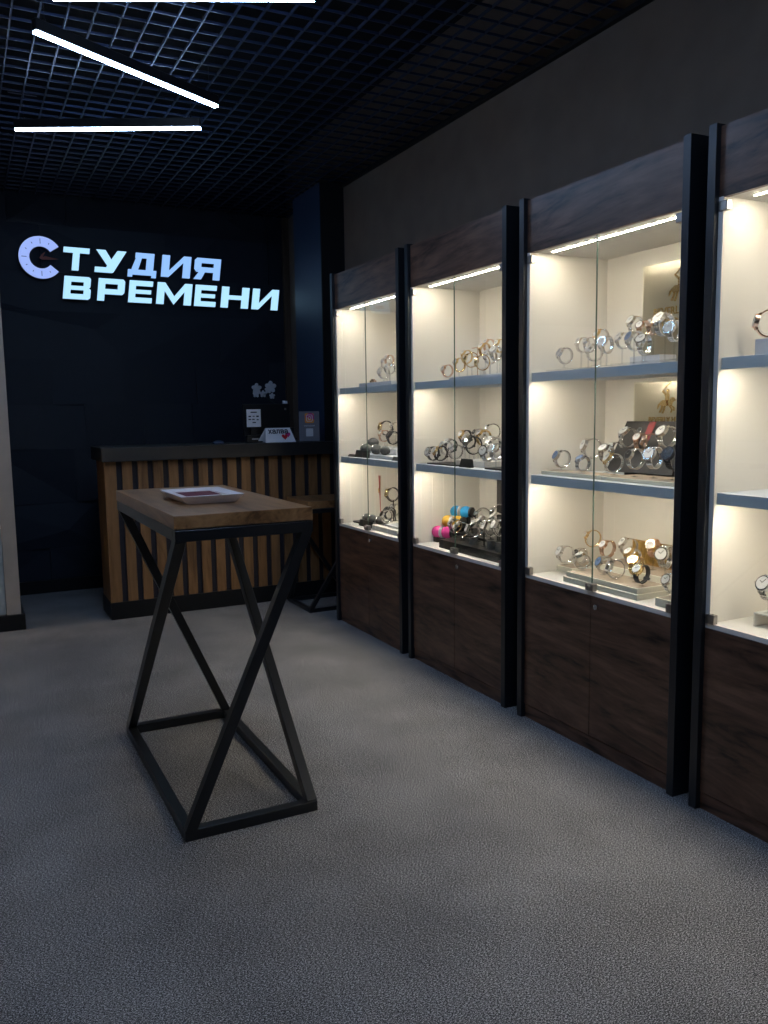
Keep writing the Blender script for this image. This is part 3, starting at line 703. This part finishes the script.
# --- farthest showcase
n1a, n1b, n1c = 'the top shelf of the farthest showcase', 'the middle shelf of the farthest showcase', 'the floor of the farthest showcase'
tray(359, 391, .05, .22, 383, S1, .022, M['palegrey'], 'pale grey tray on the top shelf of the farthest showcase')
put_watches([(384.3, 373, 'silver', .14, 40, 15, 1.1), (386.5, 364, 'slim', .2, 40, 30, 1.1), (389.5, 360.5, 'rose', .24, 50, 30, 1.0), (390, 369, 'silver', .16, 40, 40, 1.0)], n1a, S1+.0225, 0)
tstand(396, .2, S1+.0225, 1.70, (1.70, 1.62), 'thin T-shaped jewellery stand on the top shelf of the farthest showcase', 'steel')
p = ray(373, 379, 0, HX+.12)
tag(MB().cyl((p.x, p.y, S1+.0225+.008), .022, .016, n=20).cyl((p.x, p.y, S1+.0225+.02), .014, .008, n=20).build('pink_bead_ring', M['rose'], None, org=(p.x, p.y, S1+.0225)), 'small rosy ring lying on the pale tray', 'jewellery')
def pillow(px, dx, zb, r, label, mat='cushion', pyr=445):
    p = ray(px, pyr, 0, HX+dx); b = bmesh.new(); bmesh.ops.create_uvsphere(b, u_segments=20, v_segments=14, radius=1)
    for v in b.verts: v.co = Vector((v.co.x*r, v.co.y*r*1.15, v.co.z*r*.8))
    s = MB(); s.add(b, Matrix.Translation((p.x, p.y, zb+r*.8)))
    o = s.build('watch_pillow', M[mat], None, org=(p.x, p.y, zb), smooth=True); tag(o, label, 'watch cushion', 'grey watch pillows')
    band = MB(); band.tube([(p.x+(r*.98)*math.cos(q), p.y, zb+r*.8+r*.80*math.sin(q)) for q in [2*PI*k/20 for k in range(20)]], .003, 6, closed=True)
    bd = band.build('watch_strap', M['steel'], o, org=(p.x, p.y, zb))
tray(355, 397, .06, .16, 455, S2, .02, M['palegrey'], 'low pale riser under grey cushions on the middle shelf of the farthest showcase')
tray(358, 396, .165, .36, 448, S2, .055, M['palegrey'], 'higher pale riser behind the grey cushions in the farthest showcase')
pillow(361.7, .20, S2+.0555, .038, 'grey round watch cushion, back left one in the farthest showcase')
pillow(373, .20, S2+.0555, .038, 'grey round watch cushion, back right one in the farthest showcase')
pillow(366, .11, S2+.0205, .038, 'grey round watch cushion, front left one in the farthest showcase')
pillow(376, .11, S2+.0205, .038, 'grey round watch cushion, front middle one in the farthest showcase')
pillow(384.6, .11, S2+.0205, .034, 'grey round watch cushion, front right one in the farthest showcase')
put_watches([(386.5, 428, 'goldblack', .25, 70, 5, 1.4), (384.5, 436, 'rose', .21, 40, 30, 1.1), (393.5, 438, 'dark', .20, 40, 30, 1.2), (395.5, 428, 'slim', .27, 40, 30, 1.1)], n1b, S2+.056, 0)
plate_at(348, 354, S2, .016, .045, 'small flat black plate at the left front of the farthest showcase middle shelf', pyref=455)
plate_at(355, 367.5, S2, .045, .045, 'black nameplate at the left front of the farthest showcase middle shelf', pyref=455)
plate_at(392, 400, S2+.0, .022, .045, 'low black nameplate at the right front of the farthest showcase middle shelf', pyref=460)
tray(353, 384, .09, .22, 521, S0, .012, M['cushion'], 'grey velvet pad on the floor of the farthest showcase', 'pad', 'velvet_pad')
tray(372, 397, .045, .085, 533, S0, .03, M['white'], 'white riser at the front of the farthest showcase floor', 'riser', 'white_riser')
tray(384.5, 399, .09, .30, 521, S0, .04, M['palegrey'], 'pale grey riser at the back right of the farthest showcase floor', 'riser', 'grey_riser')
plate_at(359, 371, S0, .04, .06, 'black nameplate on the floor of the farthest showcase', pyref=524)
for i, (px, lab) in enumerate(((366.5, 'left'), (372, 'middle'), (379, 'right'))):
    pillow(px, .15, S0+.0135, .030, f'small grey watch cushion, {lab} one on the velvet pad', pyr=513)
p = ray(380, 495, 0, HX+.30)
t = thing('hanging_strap_watch', (p.x, p.y, S0), 'narrow watch with red strap displayed upright in the farthest showcase', 'watch')
MB().bar((p.x, p.y, S0+.055), (p.x-.01, p.y-.008, S0+.30), .004, .013, up=(0, 1, 0)).build('strap', M['red'], t)['label'] = 'long red strap'
MB().cyl((p.x-.012, p.y, S0+.20), .016, .008, 'x', n=20).build('watch_case', M['gold'], t)
MB().tube([(p.x+.006, p.y, S0+.002), (p.x+.002, p.y-.008, S0+.30)], .0022, 8).box(p.x-.015, p.y-.02, S0, p.x+.02, p.y+.02, S0+.004).build('post', M['rose'], t)
put_watches([(393, 494.5, 'goldblack', .20, 75, 5, 1.35), (390, 513.5, 'dark', .16, 40, 30, 1.15), (387, 520, 'silverdark', .11, 40, 20, 1.15), (396, 510, 'silver', .20, 50, 20, 1.15)], n1c, S0+.0405, 0, 'black')

# --- nearest showcase
a = ray(766, 340, 0, HX+.12)
tag(MB().box(a.x-.02, a.y-.09, S1, a.x+.05, a.y+.025, S1+.055, .002).build('riser_block', M['palegrey'], None, org=(a.x, a.y-.03, S1)), 'pale lilac riser block on the top shelf of the nearest showcase', 'riser')
put_watches([(769, 326, 'rose', .13, 70, 5, 1.25)], 'the top shelf of the nearest showcase', S1+.0555, 0)
a = ray(760, 610, 0, HX+.13)
MBr = MB().box(a.x-.03, a.y-.10, S0+.042, a.x+.04, a.y, S0+.046).box(a.x-.03, a.y-.004, S0, a.x+.04, a.y, S0+.042).box(a.x-.03, a.y-.10, S0, a.x+.04, a.y-.096, S0+.042)
tag(MBr.build('white_riser', M['white'], None, org=(a.x, a.y-.05, S0)), 'small white U-shaped riser on the floor of the nearest showcase', 'riser')
put_watches([(771, 588, 'silver', .13, 40, 20, 1.25)], 'the floor of the nearest showcase', S0+.0465, 0)

# ------------------------------------------------------------------ tables with twisted metal frames
def twist_table(x0, y0, x1, y1, H, th, label, b=.036, sh=0):
    t = thing('display_table', ((x0+x1)/2, (y0+y1)/2, 0), label, 'table')
    i = b/2
    MB().box(x0+.009, y0+.008, H-th, x1+.011, y1+.002, H, .002).build('tabletop', M['tabletop'], t)
    zt = H-th-.004-i; zb = i
    def ring(zz, sh=0):
        m = MB(); cs = [(x0+i+sh, y0+i+sh*.5, zz), (x1-i+sh, y0+i+sh*.5, zz), (x1-i+sh, y1-i, zz), (x0+i+sh, y1-i, zz)]
        for k in range(4):
            m.bar(cs[k], cs[(k+1) % 4], b, b, ext=i if k % 2 == 0 else -i, bev=.0015)
        return m, [Vector(c) for c in cs]
    m, T = ring(zt, sh); m.box(x0+.01, y0+.01, H-th-.006, x1-.01, y1-.01, H-th-.0005); m.build('top_frame', M['frame'], t)
    m, B = ring(zb); m.build('base_frame', M['frame'], t)
    # every leg runs from one top corner to the next base corner, so the frame twists
    for k in range(4):
        j = (k-1) % 4
        a, c = T[k].copy(), B[j].copy(); a.z -= i*.5; c.z += i*.5
        up = (0, 1, 0) if k in (1, 3) else (1, 0, 0)
        MB().bar(a, c, b, b, up=up, ext=.002, bev=.0015).build('leg', M['frame'], t)
    return t
twist_table(.565, 2.562, 1.026, 3.63, 1.062, .043, 'tall narrow wooden table on twisted black metal frame in the foreground', sh=.010)
twist_table(2.085, 5.262, 2.56, 5.695, .775, .05, 'low wooden table with black crossed legs standing before the counter', b=.028)

# tray on the table
tz = 1.0625
tr = thing('presentation_tray', (.78, 3.02, tz), 'white tray with maroon felt pad lying on the tall table', 'tray')
def fr(z, e): return [Vector((.665-e+.04, 2.852-e+.04, z)), Vector((.892+e-.04, 2.852-e+.04, z)), Vector((.892+e-.04, 3.198+e-.04, z)), Vector((.665-e+.04, 3.198+e-.04, z))]
m = MB()
loops = [fr(tz, .012), fr(tz+.030, .04), fr(tz+.031, .032), fr(tz+.024, .002), fr(tz+.012, -.004)]
vv = [[m.bm.verts.new(v) for v in lp] for lp in loops]
for a, b in zip(vv, vv[1:]):
    for k in range(4): m.bm.faces.new((a[k], a[(k+1) % 4], b[(k+1) % 4], b[k]))
m.bm.faces.new(vv[0][::-1]); m.bm.faces.new(vv[-1]); m.build('tray_rim', M['traywhite'], tr)
MB().box(.710, 2.90, tz+.0125, .847, 3.15, tz+.020, .001).build('felt_pad', M['maroon'], tr)

# ------------------------------------------------------------------ counter
ct = thing('reception_counter', (1.6, 6.0, 0), 'long reception counter clad in oak slats with black top', 'counter')
MB().box(.822, 5.70, 1.075, 2.453, 6.20, 1.168, .002).box(2.4535, 5.70, 1.075, XW-.004, 5.795, 1.168, .002).build('worktop', M['counter'], ct)
MB().box(.852, 5.775, .12, 2.453, 6.10, 1.074).box(2.4535, 5.775, .12, XW-.004, 5.795, 1.074).build('body', M['slatgap'], ct)
MB().box(.838, 5.752, .0, 2.453, 6.11, .118, .002).box(2.4535, 5.752, 0, XW-.004, 5.795, .118, .002).build('plinth', M['skirting'], ct)
MB().box(.842, 5.757, .1185, .8515, 6.10, 1.0745).build('side_panel', M['slat'], ct)
x = .852; k = 0
while x < 2.6:
    wd = .066
    MB().box(x, 5.757, .1185, min(x+wd, XW-.004), 5.7745, 1.0745, .0015).build('slat', M['slat'], ct); x += .1035
# things on the counter
CZ = 1.1685
def on(px, py, yy=5.9): return ray(px, py, 1, yy)
t = thing('cash_monitor', (2.05, 6.02, CZ), 'black cash register monitor seen from behind on the counter', 'monitor')
MB().box(1.885, 5.99, 1.215, 2.25, 6.025, 1.452, .004).build('screen_back', M['black'], t)
MB().box(2.03, 6.028, CZ+.012, 2.09, 6.045, 1.30).box(1.95, 5.98, CZ, 2.17, 6.13, CZ+.012, .003).build('stand', M['black'], t)
MB().box(2.20, 5.995, 1.4525, 2.235, 6.02, 1.475, .002).build('webcam', M['palegrey'], t)['label'] = 'small pale webcam'
MB().box(2.205, 5.987, 1.405, 2.22, 5.9895, 1.42).build('badge', M['clamp'], t)
t = thing('paper_sign', (1.93, 5.92, CZ), 'white printed notice standing at the left of the cash monitor', 'notice')
MB().box(1.885, 5.915, 1.283, 1.992, 5.921, 1.412).build('paper', M['paper'], t)
MB().box(1.875, 5.90, CZ, 2.0, 5.945, CZ+.055, .006).box(1.92, 5.924, CZ+.055, 1.955, 5.930, 1.38).build('terminal_base', M['black'], t)
tx = MB()
for (u0, u1, v0, v1) in ((.28, .72, .80, .86), (.12, .30, .56, .63), (.42, .56, .58, .63), (.68, .86, .56, .64), (.12, .30, .40, .46), (.38, .56, .40, .46), (.70, .84, .38, .44), (.40, .64, .22, .28)):
    tx.box(1.885+.107*u0, 5.9135, 1.283+.129*v0, 1.885+.107*u1, 5.9148, 1.283+.129*v1)
tx.build('printed_lines', M['ink'], t)
MB().box(1.915, 5.8985, CZ+.022, 1.965, 5.8998, CZ+.030).build('base_print', M['palegrey'], t)
# tent card
t = thing('tent_card', (2.13, 5.86, CZ), 'white folded tent card with dark lettering and red heart pins', 'tent card')
cm = MB(); p0, p1 = 1.985, 2.222
q = [(p0, 5.80, CZ), (p1, 5.80, CZ), (p1-.03, 5.85, CZ+.105), (p0+.03-.01, 5.85, CZ+.105)]
for dy in (0,):
    A = [cm.bm.verts.new(v) for v in q]; Bq = [cm.bm.verts.new((v[0], v[1]+.003, v[2])) for v in q]
    cm.bm.faces.new(A); cm.bm.faces.new(Bq[::-1])
    for i in range(4): cm.bm.faces.new((A[i], Bq[i], Bq[(i+1) % 4], A[(i+1) % 4]))
q = [(p0-.028, 5.905, CZ), (p1-.02, 5.905, CZ), (p1-.03, 5.855, CZ+.105), (p0+.02, 5.855, CZ+.105)]
A = [cm.bm.verts.new(v) for v in q]; Bq = [cm.bm.verts.new((v[0], v[1]+.003, v[2])) for v in q]
cm.bm.faces.new(A); cm.bm.faces.new(Bq[::-1])
for i in range(4): cm.bm.faces.new((A[i], Bq[i], Bq[(i+1) % 4], A[(i+1) % 4]))
cm.build('card', M['paper'], t)
ang = math.atan2(.105, .05)
text_mesh('халва', .056, M['ink'], 'lettering', t, (2.095, 5.80+.036-.004, CZ+.080), (ang, 0, 0), .0004, bold=.0014)
def heart(s, r, cx_, zz, yy):
    return None
for (hx, hz, r, mt, lab) in ((2.168, .055, .021, 'magenta', 'pink heart print'), (2.140, .040, .024, 'red', 'red heart pin print')):
    h = MB(); pts = []
    for k in range(24):
        a = 2*PI*k/24
        pts.append((hx + r*.060*16*math.sin(a)**3, hz + r*.060*(13*math.cos(a)-5*math.cos(2*a)-2*math.cos(3*a)-math.cos(4*a))))
    off = .0015 if mt == 'magenta' else .003
    vs = [h.bm.verts.new((u, 5.80+.05*(v/.105)-off, CZ+v)) for u, v in pts]
    h.bm.faces.new(vs); o = h.build('heart', M[mt], t); o['label'] = lab
MB().box(2.222, 5.805, CZ+.018, 2.232, 5.8065, CZ+.03).build('small_mark', M['ink'], t)
# instagram placard
t = thing('placard', (2.308, 5.745, CZ), 'grey acrylic placard with a colourful camera logo standing on the counter before the pillar', 'sign')
z0 = CZ+.004; lx, rx_ = 2.229, 2.388
MB().box(lx, 5.7450, z0, rx_, 5.7500, 1.392, .001).build('board', M['greysign'], t)
MB().box(lx, 5.7230, CZ, rx_, 5.783, CZ+.006, .001).build('foot', M['acrylic'], t)
def rrect(cx_, cz_, r, c, n=5):
    pts = []
    for (sx, sz, a0) in ((1, 1, 0), (-1, 1, 90), (-1, -1, 180), (1, -1, 270)):
        for k in range(n+1):
            a = math.radians(a0+90*k/n); pts.append((cx_+sx*(r-c)+c*math.cos(a), cz_+sz*(r-c)+c*math.sin(a)))
    return pts
ic, iz = 2.3085, 1.342
MB().prism(rrect(ic, iz, .036, .010), 5.7430, 5.7448).build('logo_frame', M['orange'], t)
lw = MB(); 
lw.prism([(ic-.036, iz+.010), (ic-.005, iz+.036), (ic+.021, iz+.036), (ic+.036, iz+.021), (ic+.036, iz-.012)], 5.7422, 5.7429)
lw.build('logo_tint', M['magenta'], t)
m = MB(); pr = rrect(ic, iz, .023, .008); m.tube([(u, 5.7415, v) for u, v in pr], .0022, 6, closed=True)
m.tube([(ic+.011*math.cos(2*PI*k/16), 5.7415, iz+.011*math.sin(2*PI*k/16)) for k in range(16)], .0022, 6, closed=True)
m.cyl((ic+.014, 5.7415, iz+.014), .0025, .002, 'y', n=10).build('camera_glyph', M['paper'], t)
text_mesh('INSTA_INFO' if False else 'INSTAGRAM', .015, M['paper'], 'lettering', t, (ic, 5.7442, 1.285), FACE_F, .0004)
MB().box(ic-.028, 5.7435, 1.208, ic+.028, 5.7448, 1.266).build('blank_label', M['palegrey'], t)
p = on(217, 441)
ms = MB(); b = bmesh.new(); bmesh.ops.create_uvsphere(b, u_segments=20, v_segments=12, radius=1)
for v in b.verts: v.co = Vector((v.co.x*.045, v.co.y*.03, max(v.co.z, -.1)*.022))
ms.add(b, Matrix.Translation((p.x, 5.86, CZ+.0022)))
tag(ms.build('computer_mouse', M['pillar'], None, org=(p.x, 5.86, CZ), smooth=True), 'small dark blue computer mouse lying on the counter top', 'mouse')
# orchid behind the monitor
t = thing('orchid', (2.29, 6.14, CZ), 'pale grey orchid blossoms rising behind the cash monitor', 'flower')
MB().cyl((2.29, 6.14, CZ+.05), .035, .10, r2=.045).build('pot', M['black'], t)
c0 = ray(262, 391, 1, 6.14)
for (u, v, s) in ((256.5, 388.5, 1.0), (270.5, 387, 1.15), (256, 394, .7), (263, 394, .7), (272, 396, .6), (268, 390, .7)):
    q = ray(u, v, 1, 6.13); f = MB()
    for k in range(5):
        a = 2*PI*k/5+.3; b = bmesh.new(); bmesh.ops.create_uvsphere(b, u_segments=10, v_segments=7, radius=1)
        for w_ in b.verts: w_.co = Vector((w_.co.x*.022*s, w_.co.y*.005*s-.004*abs(w_.co.x), w_.co.z*.016*s))
        f.add(b, Matrix.Translation((q.x+.02*s*math.cos(a), q.y, q.z+.02*s*math.sin(a))) @ Matrix.Rotation(-a, 4, 'Y'))
    f.cyl((q.x, q.y-.006, q.z), .004*s, .008, 'y', n=8)
    f.build('blossom', M['petal'], t, smooth=True)
MB().tube([(2.29, 6.14, CZ+.1), (2.31, 6.14, CZ+.2), (c0.x+.02, 6.14, c0.z-.04), (c0.x+.06, 6.14, c0.z-.005), (c0.x, 6.14, c0.z+.0), (c0.x-.06, 6.14, c0.z-.01)], .0022, 6).build('stem', M['stem'], t)

# ------------------------------------------------------------------ world and view
for k_ in [k for k in protos if k not in used]:
    for o in [protos[k_]] + [x for x in list(bpy.data.objects) if x.parent == protos[k_] or (x.parent and x.parent.parent == protos[k_])]: bpy.data.objects.remove(o)
for o in bpy.data.objects:
    if 'org' in o: del o['org']
w = bpy.data.worlds.new('world'); bpy.context.scene.world = w; w.use_nodes = True
w.node_tree.nodes['Background'].inputs[0].default_value = (.02, .025, .04, 1); w.node_tree.nodes['Background'].inputs[1].default_value = 1
sc = bpy.context.scene
sc.view_settings.view_transform = 'Standard'; sc.view_settings.look = 'None'; sc.view_settings.gamma = 1; sc.view_settings.use_curve_mapping = False
sc.view_settings.exposure = 0.1
sc.cycles.use_denoising = True
sc.cycles.max_bounces = 10; sc.cycles.diffuse_bounces = 6; sc.cycles.transparent_max_bounces = 16; sc.cycles.sample_clamp_indirect = 4
